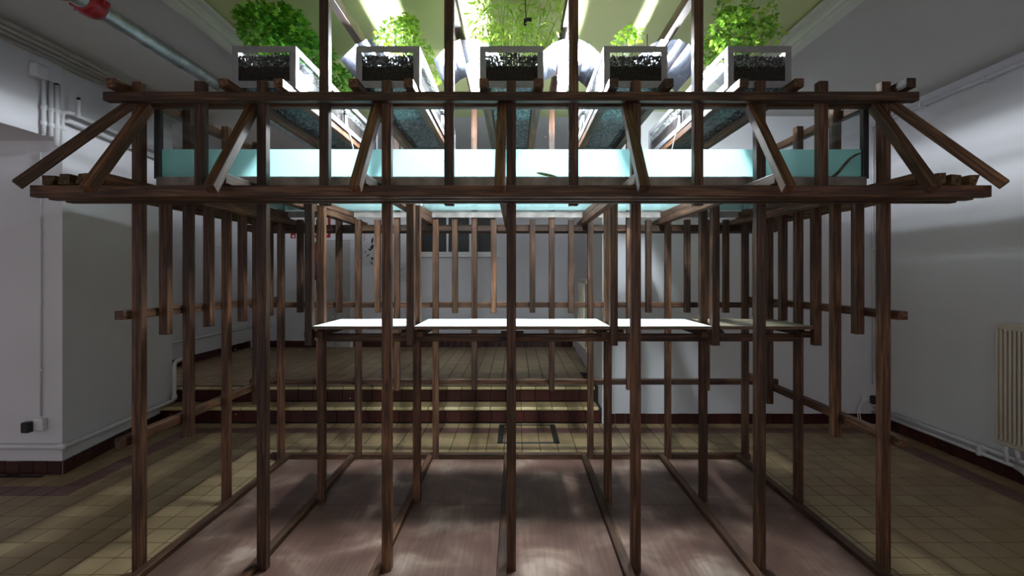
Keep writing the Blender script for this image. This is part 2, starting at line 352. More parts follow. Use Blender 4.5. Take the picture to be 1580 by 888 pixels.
def tiles_joined(name, lst, mat, parent, z=0.0, tx=T, tyy=T, gap=g):
    V, F = [], []
    for x0, y0 in lst:
        b0 = len(V); e = gap/2
        for zz, s in ((z-0.006, 0), (z, 0.0008)):
            V += [(x0+e+s, y0+e+s, zz), (x0+tx-e-s, y0+e+s, zz), (x0+tx-e-s, y0+tyy-e-s, zz), (x0+e+s, y0+tyy-e-s, zz)]
        F += [(b0+4, b0+5, b0+6, b0+7)]+[(b0+k, b0+(k+1) % 4, b0+4+(k+1) % 4, b0+4+k) for k in range(4)]
    o = mesh_obj(name, V, F, mat, parent); o['kind'] = 'stuff'; return o
tiles_joined('yellow_floor_tiles', [(c[1], c[2]) for c in cells[300:] if not c[3]], M['tile_isl'], floor)
tiles_joined('burgundy_floor_tiles', [(c[1], c[2]) for c in cells[300:] if c[3]], M['tile_red_isl'], floor)
# floor hatch with black frame
hatch = thing('floor_hatch', 'black metal frame of the tiled floor hatch before the steps', 'floor hatch', (0.11, 4.7, 0))
hx0, hx1, hy0, hy1 = -0.16-0.11, 0.375-0.11, 4.43-4.7, 4.985-4.7
for n_, (a, b_, c, d) in enumerate([(hx0, hx0+0.05, hy0, hy1), (hx1-0.05, hx1, hy0, hy1), (hx0, hx1, hy0, hy0+0.03), (hx0, hx1, hy1-0.022, hy1)]):
    bar('frame_bar', hatch, a, b_, c, d, 0.0, 0.005, M['black'], 0.001)
# steps and stage -----------------------------------------------
stage = struct(prism('floor_stage', [(-4.3, 5.32), (0.92, 5.32), (0.98, 8.25), (-4.3, 8.25)], -0.1, 0.297, M['grout']))
step1 = struct(prism('floor_step', [(-3.6, 5.07), (0.838, 5.07), (0.85, 5.33), (-3.6, 5.33)], -0.1, 0.137, M['grout']))
rm = box_mesh(0.148, 0.016, 0.112, M['skirt'], 0.002)
nm = box_mesh(0.148, 0.045, 0.028, M['nosing'], 0.006)
tm = box_mesh(0.148, 0.215, 0.012, M['tile'], 0.0015)
k = 0; x = 0.83-0.076
while x > -3.55:
    for par, yy, z0, h in ((step1, 5.062, 0.005, 0.115), (stage, 5.312, 0.152, 0.115)):
        o = bpy.data.objects.new('riser_tile', rm); link(o, par); o.location = (x-(0.03 if par is stage else 0), yy, z0+h/2)
        o = bpy.data.objects.new('nosing_tile', nm); link(o, par); o.location = (x-0.02, yy+0.0145-0.012, z0+h+0.015)
    o = bpy.data.objects.new('tread_tile', tm); link(o, step1); o.location = (x-0.02, 5.196, 0.139)
    x -= 0.1515
lst = []
x = 0.9
while x > -4.2:
    y = 5.345
    while y < 8.18:
        if x < 0.80 or y > 6: lst.append((x-0.15, y))
        y += 0.15
    x -= 0.15
tiles_joined('stage_floor_tiles', lst, M['tile_isl'], stage, z=0.304, tx=0.15, tyy=0.15)
# skirting tiles -------------------------------------------------
sk = box_mesh(0.098, 0.012, 0.098, M['skirt'], 0.002)
def skirting(name, p0, p1, z0, nrm):
    p0, p1 = Vector((*p0, 0)), Vector((*p1, 0)); d = (p1-p0); L = d.length; d.normalize()
    n3 = Vector((*nrm, 0)); root = struct(bpy.data.objects.new(name, None)); link(root)
    a = math.atan2(d.y, d.x)
    for q in range(int(L/0.101)):
        o = bpy.data.objects.new('skirting_tile', sk); link(o, root)
        o.location = p0+d*(0.0505+q*0.101)+n3*0.006+Vector((0, 0, z0+0.049+random.uniform(-0.001, 0.001))); o.rotation_euler = (0, 0, a)
    return root
skirting('baseboard_pier', (-3.28, 3.75), (-4.5, 3.75), 0, (0, -1))
skirting('baseboard_left', (-3.28, 3.75), (-3.488, 5.2), 0, (0.99, 0.142))
skirting('baseboard_back', (0.86, 5.03), (3.5, 5.03), 0, (0, -1))
skirting('baseboard_right', (3.5, 5.02), (3.5, 2.2), 0, (-1, 0))
skirting('baseboard_stage', (-4.15, 8.2), (0.9, 8.2), 0.304, (0, -1))
skirting('baseboard_stage_left', (-4.2, 6.27), (-4.2, 8.19), 0.304, (1, 0))

# ------------------------------------------------------------------ timber pavilion
pav = thing('timber_pavilion', 'large dark-stained timber slat frame carrying the aquarium and the planters', 'wooden structure', (-0.022, 3.25, 0))
OX, OY = 0.022, -3.25
def pb(name, x0, x1, y0, y1, z0, z1, **kw):
    return bar(name, pav, x0+OX, x1+OX, y0+OY, y1+OY, z0, z1, **kw)
def pbeam(name, p0, p1, wd=0.045, ht=0.045, **kw):
    q0 = (p0[0]+OX, p0[1]+OY, p0[2]); q1 = (p1[0]+OX, p1[1]+OY, p1[2]); return beam(name, pav, q0, q1, wd, ht, **kw)
W = 0.045; H2 = W/2
screw_me = None
def screw_mesh():
    bm = bmesh.new(); bmesh.ops.create_cone(bm, cap_ends=True, segments=8, radius1=0.005, radius2=0.003, depth=0.003)
    me = bpy.data.meshes.new('screw'); bm.to_mesh(me); bm.free(); me.materials.append(M['screw']); return me
screw_me = screw_mesh()
def screw(parent, world, nrm=(0, -1, 0)):
    o = bpy.data.objects.new('screw', screw_me); link(o, parent)
    R = Vector((0, 0, 1)).rotation_difference(Vector(nrm)).to_matrix().to_4x4(); R.translation = Vector(world)
    o.matrix_local = (Matrix.Translation((-0.022, 3.25, 0)) @ parent.matrix_local).inverted() @ R
C = [-0.022+0.6*i for i in range(-3, 4)]
YF, YM, YB = 2.487, 3.243, 4.0
adj = lambda i: (C[i]+H2, C[i]+H2+W) if i == 0 else (C[i]-H2-W, C[i]-H2)
for i, c in enumerate(C):
    fp = pb('front_post', c-H2, c+H2, YF, YF+W, 0.0, 2.372+random.uniform(-0.004, 0.004))
    pb('back_post', c-H2, c+H2, YB, YB+W, 0.0, 2.372 if i in (0, 6) else 1.87)
    pb('middle_post', c-H2, c+H2, YM, YM+W, 0.0, 2.372 if i in (0, 6) else 1.873)
    if 0 < i < 6:
        pb('shim', c-H2-0.002, c+H2+0.006, YM-0.002, YM+W, 1.876, 1.92, mat=M['white'])
    a0, a1 = adj(i)
    pb('floor_skid', a0, a1, 2.40, YB+W, 0.0, 0.045)
    pb('joist', a0, a1, 2.225, 4.36, 1.833, 1.878)
    pb('tank_bearer', a0+0.001, a1-0.001, 2.60, 4.04, 1.879, 1.922)
    if i > 0:
        pb('hanging_slat', c-H2, c+H2, 3.05, 3.05+W, 1.024, 1.905)
        pb('crosspiece', c-0.068 if i > 1 else c-0.045, c+0.068 if i < 6 else c+0.04, 3.097, 3.135, 1.066, 1.103)
    # eave brace
    xb = (a0+a1)/2
    br = pbeam('eave_brace', (xb, 2.503, 2.25), (xb, 2.150, 1.795), side=(1, 0, 0))
    for f in (0.85, ):
        p = Vector((xb, 2.503, 2.25)).lerp(Vector((xb, 2.150, 1.795)), f)+Vector((0, -0.0178, 0.0138))
        screw(br, p, (0, -0.79, 0.61))
for s in (-1, 1):
    x_in = -0.022+s*(1.8+H2+0.012); x_out = -0.022+s*2.11
    br = pbeam('hip_brace', (x_in, 2.50, 2.262), (x_out, 2.215, 1.825), side=(s*0.7, 0.7, 0))
# half-grid upper posts
for q in range(6):
    c = -1.522+0.6*q; tall = 0 < q < 5
    pb('upper_post', c-H2, c+H2, YF, YF+W, 1.775, 2.80 if tall else 2.372)
    if tall:
        pb('back_upper_post', c-H2, c+H2, YB, YB+W, 1.80, 2.80)
        pb('overhead_rail', c-H2, c+H2, 2.35, 4.2, 2.80, 2.86)
# eaves front, back, sides
for k, y in enumerate((2.262, 2.352, 2.442)):
    pb('eave_rail', -2.123, 2.078, y, y+W, 1.781, 1.832)
for y in (4.0455, 4.135, 4.225):
    pb('eave_rail', -2.123, 2.078, y, y+W, 1.781, 1.832)
for s in (-1, 1):
    for k in range(3):
        xa = 1.8+H2+0.001+k*0.09; lo, hi = (-xa-W, -xa) if s < 0 else (xa, xa+W)
        pb('side_eave_rail', lo-0.022, hi-0.022, 2.23+0.02*k, 4.30, 1.834, 1.88, mat=M['rough_wood'], rough=0.006, seed=11+k+5*(s+1))
# top rails
tr_ = pb('top_rail', -1.947, 1.902, 2.441, 2.486, 2.262, 2.304)
for q in range(13):
    screw(tr_, (-1.822+0.3*q+random.uniform(-0.01, 0.01), 2.440, 2.283+random.uniform(-0.006, 0.006)))
pb('inner_top_rail', -1.87, 1.826, 2.533, 2.578, 2.262, 2.304)
pb('top_rail', -1.947, 1.902, 4.046, 4.091, 2.262, 2.304)
for i in range(1, 6):
    for d in (-0.127, 0.127):
        pb('planter_rail', C[i]+d-0.0215, C[i]+d+0.0215, 2.385, 4.13, 2.3045, 2.345)
for s in (-1, 1):
    xa = -0.022+s*(1.8+H2+H2+0.001)
    pb('side_top_rail', xa-H2, xa+H2, 2.39, 4.13, 2.3045, 2.349)
    pb('side_rail', xa-H2, xa+H2, 2.44, 4.13, 1.228, 1.270)
    pb('side_rail', xa-H2, xa+H2, 2.44, 4.13, 0.627, 0.670)
    xc = -0.022+s*1.8
    for j in range(1, 8):
        if j == 4: continue
        yc = 2.5095+0.189*j
        z0 = 1.137 if j % 2 else 0.54
        z1 = 1.868 if j % 2 else 2.372
        o = pb('side_slat', xc-H2, xc+H2, yc-H2, yc+H2, z0+random.uniform(-0.006, 0.006), z1)
        screw(o, (xc-s*(H2+0.001), yc, 1.25), (-s, 0, 0))
# back fence
pb('back_rail', -2.08, 2.05, 4.0455, 4.09, 1.186, 1.227)
pb('back_rail', -2.08, 2.05, 4.0455, 4.09, 0.584, 0.626)
pb('back_floor_rail', -1.92, 1.83, 4.0455, 4.09, 0.0, 0.045)
for q in range(1, 24):
    if q % 4 == 0: continue
    c = -1.822+0.15*q
    z0 = 0.55 if q % 4 == 2 else 1.148
    o = pb('back_slat', c-H2+0.001, c+H2-0.001, YB+0.001, YB+W-0.001, z0+random.uniform(-0.005, 0.005), 1.868)
    screw(o, (c, YB-0.0005, 1.207)); screw(o, (c, YB-0.0005, 1.81))
    if q % 4 == 2: screw(o, (c, YB-0.0005, 0.605))
# table rails
pb('table_rail', -1.195, 1.75, YM-W-0.001, YM-0.001, 1.03, 1.0755)
for (xa, xb_) in ((-1.195, -0.645), (-0.597, 0.553), (0.603, 1.153), (1.203, 1.753)):
    pb('bearer', xa+0.004, xa+0.049, 3.137, 3.52, 1.076, 1.118)
    pb('bearer', xb_-0.049, xb_-0.004, 3.137, 3.52, 1.076, 1.118)
# floor panels between the skids
edges = [adj(i) for i in range(7)]
for i in range(6):
    x0 = edges[i][1]+0.002 if i == 0 else edges[i][1]+0.047; x1 = edges[i+1][0]-0.002
    x0 = edges[i][1]+0.002
    for (ya, yb) in ((2.2, 3.206), (3.209, 3.998)):
        pb('floor_panel', x0, x1, ya, yb, 0.001, 0.019, mat=M['panel'], bev=0.0015)

# ------------------------------------------------------------------ white boards on the bearers
def board(x0, x1, label, mat):
    t = thing('table_board', label, 'board', ((x0+x1)/2, 3.3, 1.1195), 'boards laid on the hanging table')
    l = (x1-x0)/2
    bar('core', t, -l, l, -0.25, 0.25, 0.0, 0.017, M['board_edge'], 0.001)
    bar('laminate', t, -l, l, -0.25, 0.25, 0.0172, 0.0205, mat, 0.0008)
board(-1.195, -0.647, 'short white laminate board at the left end of the table', M['board'])
board(-0.597, 0.553, 'long white laminate board in the middle of the table', M['board'])
board(0.603, 1.151, 'white laminate board just right of the long middle board', M['board'])
board(1.203, 1.751, 'dull brown board at the right end of the table', M['plyboard'])

# ------------------------------------------------------------------ aquarium
AX, AY, AZ = -0.022, 3.29, 1.9235
aq = thing('aquarium', 'wide low glass aquarium half filled with milky turquoise water', 'aquarium', (AX, AY, AZ))
hx, hy, hz = 1.772, 0.697, 0.345
def pane(x0, x1, y0, y1, z0, z1): return bar('glass_pane', aq, x0, x1, y0, y1, z0, z1, M['glass'], 0.0)
pane(-hx, hx, -hy, -hy+0.01, 0.0, hz); pane(-hx, hx, hy-0.01, hy, 0.0, hz)
pane(-hx, -hx+0.01, -hy+0.011, hy-0.011, 0.0, hz); pane(hx-0.01, hx, -hy+0.011, hy-0.011, 0, hz)
pane(-hx+0.011, hx-0.011, -hy+0.011, hy-0.011, 0.0, 0.01)
for sx in (-1, 1):
    for yy in (-hy-0.004, hy-0.026):
        bar('corner_trim', aq, sx*hx-0.015, sx*hx+0.015, yy, yy+0.03, -0.002, hz, M['darkframe'])
bar('base_channel', aq, -hx, hx, -hy-0.008, -hy-0.002, -0.042, 0.006, M['basebar'], 0.001)
bar('base_channel', aq, -hx, hx, hy+0.002, hy+0.006, -0.042, 0.006, M['basebar'], 0.001)
# water body
wx, wy, wz0, wz1 = hx-0.014, hy-0.014, 0.013, 0.148
nx, ny = 60, 24
V = []; F = []; FM = []
for j in range(ny+1):
    for i in range(nx+1):
        x = -wx+2*wx*i/nx; y = -wy+2*wy*j/ny
        e = 0 if i in (0, nx) or j in (0, ny) else 1
        V.append((x, y, wz1+e*0.0016*mnoise.noise(Vector((x*7, y*7, 0)))))
for j in range(ny):
    for i in range(nx):
        a = j*(nx+1)+i; F.append((a, a+1, a+nx+2, a+nx+1)); FM.append(0)
b0 = len(V); V += [(-wx, -wy, wz0), (wx, -wy, wz0), (wx, wy, wz0), (-wx, wy, wz0)]
F.append((b0+3, b0+2, b0+1, b0)); FM.append(2)
ring = list(range(nx+1)); F.append(tuple([b0, b0+1]+ring[::-1])); FM.append(1)
ring = [ny*(nx+1)+i for i in range(nx+1)]; F.append(tuple([b0+2, b0+3]+ring)); FM.append(1)
ring = [j*(nx+1) for j in range(ny+1)]; F.append(tuple([b0+3, b0]+ring)); FM.append(1)
ring = [j*(nx+1)+nx for j in range(ny+1)]; F.append(tuple([b0+1, b0+2]+ring[::-1])); FM.append(1)
mesh_obj('water', V, F, None, aq, mats=[M['water_top'], M['water'], M['water_base']], fm=FM)

# driftwood seen pressed to the front glass
def P3(x, y, Y): return Vector(((x-796)*Y/800, Y, EYE+(424-y)*Y/800))
Yd = 2.6055
pts = [P3(1284, 274, Yd), P3(1294, 265, Yd), P3(1303, 254, Yd), P3(1311, 245, Yd), P3(1320, 239, Yd), P3(1328, 236, Yd)]
V, F = tube_data(pts, [0.008, 0.0075, 0.0072, 0.007, 0.006, 0.003], 9)
o = mesh_obj('driftwood_branch', V, F, M['branch'], smooth=True); tag(o, 'thin curved branch leaning in the green right end of the aquarium', 'branch')
pts = [P3(828, 266.5, Yd), P3(834, 267.3, Yd), P3(840, 268.6, Yd), P3(847, 270, Yd), P3(854, 271.6, Yd), P3(862, 274, Yd)]
V, F = tube_data(pts, [0.003, 0.006, 0.0072, 0.0075, 0.006, 0.002], 9)
o = mesh_obj('driftwood_piece', V, F, M['mottled'], smooth=True); tag(o, 'short mottled green and black piece poking up mid aquarium floor', 'driftwood')

# ------------------------------------------------------------------ planters
def pebble_mesh(seed):
    r = np.random.default_rng(seed); bm = bmesh.new(); bmesh.ops.create_icosphere(bm, subdivisions=1, radius=1.0)
    bv = np.array([v.co[:] for v in bm.verts]); bf = np.array([[v.index for v in f.verts] for f in bm.faces]); bm.free()
    pos = []
    for y in np.arange(-0.735, 0.735, 0.0135):           # top layer
        for x in np.arange(-0.138, 0.139, 0.0135):
            hgt = 0.157+0.012*mnoise.noise(Vector((x*9, y*5, seed)))+ (0.018*math.exp(-(x/0.07)**2) if seed == 3 else 0)
            pos.append((x+r.uniform(-.004, .004), y+r.uniform(-.004, .004), hgt+r.uniform(-.004, .006)))
    for z in np.arange(0.108, 0.158, 0.0115):            # front and side faces
        for x in np.arange(-0.138, 0.139, 0.0125):
            pos.append((x+r.uniform(-.004, .004), -0.735, z+r.uniform(-.003, .003)))
        for y in np.arange(-0.735, 0.735, 0.0145):
            for sx in (-1, 1): pos.append((sx*0.138, y+r.uniform(-.004, .004), z+r.uniform(-.003, .003)))
    pos = np.array(pos); n = len(pos)
    s = r.uniform(0.0045, 0.0085, (n, 1, 1))*r.uniform(0.75, 1.2, (n, 1, 3))
    Vv = (bv[None]*s+pos[:, None]).reshape(-1, 3); Ff = (bf[None]+(np.arange(n)*len(bv))[:, None, None]).reshape(-1, 3)
    me = bpy.data.meshes.new('gravel'); me.from_pydata(Vv.tolist(), [], Ff.tolist()); me.materials.append(M['pebble']); return me
planter_words = ['leftmost', 'second', 'middle', 'fourth', 'rightmost']
planter_plant = ['steel framed glass planter with dark parsley, leftmost on top', 'steel framed glass planter second from left, pale parsley inside',
                 'middle steel framed glass planter with tall slender-leaved plant', 'steel framed glass planter with the smallest plant, fourth from left',
                 'rightmost steel framed glass planter with mint-like plant']
PY = 3.26; PZ = 2.3455
for i in range(5):
    c = C[i+1]
    t = thing('planter', planter_plant[i], 'planter', (c+0.002, PY, PZ), 'planters on the top rails')
    hw, L, Hh, f = 0.1545, 0.75, 0.203, 0.030
    st = M['steel']; th = 0.004
    for y, sgn in ((-L, 1), (L, -1)):      # end frames: flat steel
        y0, y1 = (y, y+th) if sgn > 0 else (y-th, y)
        bar('end_frame_bar', t, -hw, hw, y0, y1, Hh-0.032, Hh, st, 0.001)
        bar('end_frame_bar', t, -hw, hw, y0, y1, 0.0, 0.034, st, 0.001)
        bar('end_frame_bar', t, -hw, -hw+f, y0, y1, 0.0342, Hh-0.0322, st, 0.001)
        bar('end_frame_bar', t, hw-f, hw, y0, y1, 0.0342, Hh-0.0322, st, 0.001)
        yi = y+sgn*(th+0.001); bar('glass_pane', t, -hw+0.008, hw-0.008, min(yi, yi+sgn*0.004), max(yi, yi+sgn*0.004), 0.006, Hh-0.02, M['glass_planter'], 0)
    for sx in (-1, 1):
        x0, x1 = (sx*hw-th, sx*hw) if sx > 0 else (-hw, -hw+th)
        bar('side_frame_bar', t, x0, x1, -L+th, L-th, Hh-0.032, Hh, st, 0.001)
        bar('side_frame_bar', t, x0, x1, -L+th, L-th, 0.0, 0.034, st, 0.001)
        for yy in (-L+0.004, -0.0175, L-0.039):
            bar('side_frame_bar', t, x0, x1, yy, yy+0.035, 0.0342, Hh-0.0322, st, 0.001)
        xi = sx*(hw-th-0.001); bar('glass_pane', t, min(xi, xi-sx*0.004), max(xi, xi-sx*0.004), -L+0.012, L-0.012, 0.006, Hh-0.02, M['glass_planter'], 0)
    bar('soil', t, -hw+0.0105, hw-0.0105, -L+0.0115, L-0.0115, 0.013, 0.112, M['soil'], 0.002)
    bar('drainage_layer', t, -hw+0.0105, hw-0.0105, -L+0.0115, L-0.0115, 0.0055, 0.0125, M['grit'], 0)
    bar('glass_base', t, -hw+0.005, hw-0.005, -L+0.006, L-0.006, 0.001, 0.005, M['glass_planter'], 0)
    o = bpy.data.objects.new('gravel', pebble_mesh(i+1)); link(o, t); o['kind'] = 'stuff'
    if i != 2:
        s = 1 if i < 2 else -1; xv = s*(hw+0.012)
        bar('valve', t, xv-0.011, xv+0.011, -0.07, -0.045, 0.083, 0.108, M['black'], 0.004)
        tube('drain_tube', bend([(xv, -0.058, 0.085), (xv+s*0.01, -0.05, 0.02), (xv+s*0.05, 0.05, -0.24)], 0.04), 0.004, M['white'], t, 8)

# ------------------------------------------------------------------ plants
def leaf_cloud(name, label, root, clusters, n, size, aspect, mat, shape='oval', stems=14, droop=0.0, seed=1):
    """clusters: list of (centre, radii, weight) in world space"""
    r = random.Random(seed); t = thing(name, label, 'plant', root); base = Vector(root)
    V, F = [], []
    wts = [c[2] for c in clusters]
    def pick():
        c = r.choices(clusters, wts)[0]
        while True:
            d = Vector((r.uniform(-1, 1), r.uniform(-1, 1), r.uniform(-1, 1)))
            if d.length <= 1 and r.random() < 0.25+0.75*d.length: break
        return Vector(c[0])+Vector((d.x*c[1][0], d.y*c[1][1], d.z*c[1][2])), d
    for _ in range(n):
        p, d = pick(); s = size*r.uniform(0.6, 1.3)
        ax = Vector((d.x+r.uniform(-.8, .8), d.y+r.uniform(-.8, .8), d.z*0.6+r.uniform(-.6, .6)-droop)).normalized()
        up = Vector((r.uniform(-.7, .7), r.uniform(-.7, .7), 1)); sd = ax.cross(up).normalized(); nn = sd.cross(ax)
        wd = s*aspect; p = p-base; b0 = len(V)
        if shape == 'lobed':
            for k, (u, v, z) in enumerate([(0, 0, 0), (.3, .5, .06), (.45, .2, .02), (.75, .55, .05), (.72, .16, .0), (1, 0, -.08), (.72, -.16, 0), (.75, -.55, .05), (.45, -.2, .02), (.3, -.5, .06)]):
                V.append(p+ax*u*s+sd*v*wd+nn*z*s)
            F += [(b0, b0+1, b0+2, b0+8), (b0, b0+8, b0+9), (b0+2, b0+3, b0+4), (b0+8, b0+2, b0+4, b0+6), (b0+4, b0+5, b0+6), (b0+6, b0+7, b0+8)]
        else:
            V += [p, p+ax*.35*s+sd*wd*.5+nn*.06*s, p+ax*.35*s-sd*wd*.5+nn*.06*s, p+ax*.7*s+sd*wd*.4+nn*.03*s, p+ax*.7*s-sd*wd*.4+nn*.03*s, p+ax*s-nn*.1*s]
            F += [(b0, b0+1, b0+2), (b0+1, b0+3, b0+4, b0+2), (b0+3, b0+5, b0+4)]
    o = mesh_obj('foliage', V, F, mat, t); o['kind'] = 'stuff'
    V, F = [], []
    for _ in range(stems):
        p, d = pick(); q = p-base
        s0 = Vector((q.x*0.35+r.uniform(-.03, .03), q.y*0.6, -0.01))
        s0.x = max(-0.12, min(0.12, s0.x))
        mid = s0.lerp(q, .55)+Vector((r.uniform(-.02, .02), r.uniform(-.02, .02), .03))
        tube_data([s0, mid, q], [0.0022, 0.0018, 0.001], 5, V, F)
    o = mesh_obj('stems', V, F, M['stem'], t); o['kind'] = 'stuff'
    return t
def at(x, y, Y): return P3(x, y, Y)
zt = PZ+0.165
leaf_cloud('parsley_plant', 'bushy dark green parsley in the leftmost planter', (C[1], 2.85, zt),
    [(at(408, 45, 2.72), (0.115, 0.16, 0.11), 3), (at(445, 55, 2.85), (0.13, 0.2, 0.11), 4), (at(440, 35, 2.8), (0.10, 0.15, 0.07), 2), (at(485, 85, 3.1), (0.10, 0.2, 0.09), 2.2), (at(525, 125, 3.5), (0.09, 0.22, 0.08), 1.6), (at(384, 28, 2.68), (0.05, 0.06, 0.04), .4)],
    2100, 0.040, 0.75, M['leaf_parsley'], 'lobed', 30, seed=3)
leaf_cloud('parsley_plant', 'pale small-leaved parsley in the second planter from left', (C[2], 2.85, zt),
    [(at(618, 58, 2.85), (0.11, 0.16, 0.075), 4), (at(628, 42, 2.85), (0.06, 0.1, 0.06), 2), (at(652, 82, 3.15), (0.06, 0.12, 0.07), 1.4), (at(668, 112, 3.5), (0.06, 0.14, 0.07), .9), (at(590, 62, 2.75), (0.03, 0.06, 0.05), .5)],
    1500, 0.022, 0.8, M['leaf_light'], 'lobed', 20, seed=5)
leaf_cloud('slender_leaved_plant', 'tall airy plant with slender yellow-green leaves in the middle planter', (C[3], 2.95, zt),
    [(at(770, 25, 2.95), (0.19, 0.2, 0.17), 3), (at(840, 20, 2.95), (0.15, 0.2, 0.15), 2.4), (at(800, 55, 2.9), (0.17, 0.15, 0.07), 2), (at(745, 40, 2.95), (0.07, 0.15, 0.13), 1)],
    1250, 0.056, 0.17, M['leaf_slender'], 'oval', 34, 0.25, seed=8)
leaf_cloud('seedling_plant', 'small bright green seedling clump in the fourth planter from left', (C[4], 2.75, zt),
    [(at(966, 62, 2.75), (0.065, 0.08, 0.035), 3), (at(972, 52, 2.75), (0.03, 0.05, 0.04), 1.6), (at(985, 54, 2.75), (0.03, 0.04, 0.03), .5)],
    230, 0.020, 0.85, M['leaf_light'], 'oval', 14, seed=12)
leaf_cloud('mint_plant', 'upright mint-like plant with round leaves in the rightmost planter', (C[5], 2.85, zt),
    [(at(1140, 52, 2.8), (0.17, 0.18, 0.09), 4.5), (at(1120, 75, 2.95), (0.13, 0.2, 0.10), 3), (at(1113, 15, 2.8), (0.03, 0.05, 0.11), .55), (at(1154, 10, 2.8), (0.022, 0.04, 0.11), .5), (at(1188, 30, 2.72), (0.03, 0.04, 0.09), .5), (at(1135, 28, 2.8), (0.07, 0.06, 0.05), .6), (at(1185, 58, 2.7), (0.07, 0.08, 0.05), .6), (at(1100, 105, 3.25), (0.07, 0.12, 0.06), .8)],
    1500, 0.026, 0.85, M['leaf_mint'], 'oval', 40, seed=15)

# ------------------------------------------------------------------ grow lamps with reflector wings
lamp_words = ['grow lamp with aluminium wings behind the second planter from left', 'glaring white grow lamp just left of the middle planter',
              'glaring white grow lamp just right of the middle planter', 'white grow lamp beside the fourth planter from left']
for i, x in enumerate((-0.79, -0.265, 0.305, 0.865)):
    t = thing('grow_lamp', lamp_words[i], 'lamp', (x, 3.17, 2.70), 'grow lamps between the planters')
    V, F = tube_data([(0, -0.11, -0.03), (0, -0.095, -0.03), (0, 0.20, -0.03), (0, 0.215, -0.03)], [0.016, 0.031, 0.031, 0.018], 16)
    mesh_obj('bulb', V, F, M['lamp'], t, smooth=True)
    V, F = tube_data([(0, 0.216, -0.03), (0, 0.225, -0.03), (0, 0.33, -0.03)], [0.028, 0.036, 0.034], 16); mesh_obj('lamp_base', V, F, M['white'], t, smooth=True)
    for s in (-1, 1):
        prof = [(0.0055, 0.058), (0.05, 0.060), (0.105, 0.034), (0.150, -0.006), (0.196, -0.052)]
        V = []; F = []
        for (u, v) in prof:
            for off in (0, 0.0015):
                V += [(s*(u+off), -0.26, v+off), (s*(u+off), 0.27, v+off)]
        for k in range(len(prof)-1):
            a = k*4; F += [(a, a+1, a+5, a+4), (a+2, a+6, a+7, a+3), (a, a+4, a+6, a+2), (a+1, a+3, a+7, a+5)]
        F += [(0, 2, 3, 1), (len(V)-4, len(V)-3, len(V)-1, len(V)-2)]
        mesh_obj('reflector_wing', V, F, M['foil'], t)
    bar('bracket', t, -0.032, 0.032, 0.23, 0.26, 0.004, 0.0565, M['steel'], 0.002)
    tube('hanger_wire', [(0, 0.245, 0.06), (0, 0.245, HC+0.045-2.70)], 0.0025, M['black'], t, 6)
clip = thing('cable_clip', 'black clip hanging on a cable among the middle slender leaves', 'clip', tuple(at(812, 30, 2.8)))
tube('cable', [(0.0, 0, 0.0), (-0.004, 0, 0.05), (-0.006, 0, HC+0.045-at(812, 30, 2.8).z)], 0.003, M['black'], clip, 6)
bar('jaw', clip, -0.014, 0.004, -0.008, 0.008, -0.032, 0.004, M['black'], 0.003)
bar('lever', clip, 0.002, 0.03, -0.007, 0.007, -0.01, 0.008, M['black'], 0.003)

# ------------------------------------------------------------------ pipes, radiators, electrics
# big galvanised ceiling pipe with red couplings
yA, yB_ = 0.6, 8.1; xp, zp = -2.21, 2.845
gp = thing('ceiling_pipe', 'large galvanised ceiling pipe with red couplings at upper left', 'pipe', (xp, 3.0, zp))
tube('pipe_run', [(0, yA-3, 0), (0, yB_-3, 0)], 0.046, M['galv'], gp, 20)
for yc in (2.50, 2.69):
    V, F = tube_data([(0, yc-3-0.055, 0), (0, yc-3-0.05, 0), (0, yc-3-0.02, 0), (0, yc-3+0.02, 0), (0, yc-3+0.05, 0), (0, yc-3+0.055, 0)], [0.05, 0.06, 0.067, 0.067, 0.06, 0.05], 20)
    cp = mesh_obj('coupling', V, F, M['redpaint'], gp, smooth=True)
    for s in (-1, 1):
        bar('bolt_lug', cp, s*0.078-0.016, s*0.078+0.016, yc-3-0.02, yc-3+0.02, -0.014, 0.014, M['redpaint'], 0.004)
    tube('bolt', [(-0.078, yc-3, -0.035), (-0.078, yc-3, 0.03)], 0.006, M['steel'], cp, 8)
# cables along the left ceiling edge
cb = thing('cable_bundle', 'bundle of pale cables along the upper left ceiling edge', 'cables', (-3.1, 3.0, 2.93))
r = random.Random(4)
for k in range(8):
    x0 = -0.15+0.034*k; zc = 0.018-0.014*(k % 2)
    pts = []
    for q in range(24):
        y = -2.2+q*0.19; wob = 0.0 if y < 0.75 else 0.028*math.sin(y*5+k*1.7)
        pts.append((x0+wob, y, zc+(0.0 if y < 0.75 else 0.008*math.cos(y*4+k))))
    tube('cable', pts, 0.012 if k in (7, 5) else 0.009, M['cableg'], cb, 8)
# vertical pipes at the pier corner
cp = thing('corner_pipes', 'white pipes with fittings at the corner under the left ceiling', 'pipes', (-3.25, 3.72, 2.41))
for (dx, r_, z0, z1) in ((-0.150, 0.013, 0.0, 0.40), (-0.095, 0.015, 0.0, 0.38), (-0.050, 0.021, -0.06, 0.37), (-0.005, 0.013, -0.06, 0.20)):
    tube('vertical_pipe', [(0, dx, z0), (0, dx, z1)], r_, M['pipe_white'], cp, 12)
    for zz in (0.06, 0.17):
        if z1 > zz: tube('fitting', [(0, dx, zz), (0, dx, zz+0.03)], r_+0.006, M['pipe_white'], cp, 12)
tube('valve', [(0.07, 0.05, 0.17), (0.07, 0.05, 0.30)], 0.014, M['pipe_white'], cp, 12)
tube('valve_cap', [(0.07, 0.05, 0.30), (0.07, 0.05, 0.318)], 0.012, M['black'], cp, 10)
bar('valve_cap', cp, -0.012, 0.012, -0.062, -0.038, 0.37, 0.385, M['black'], 0.003)
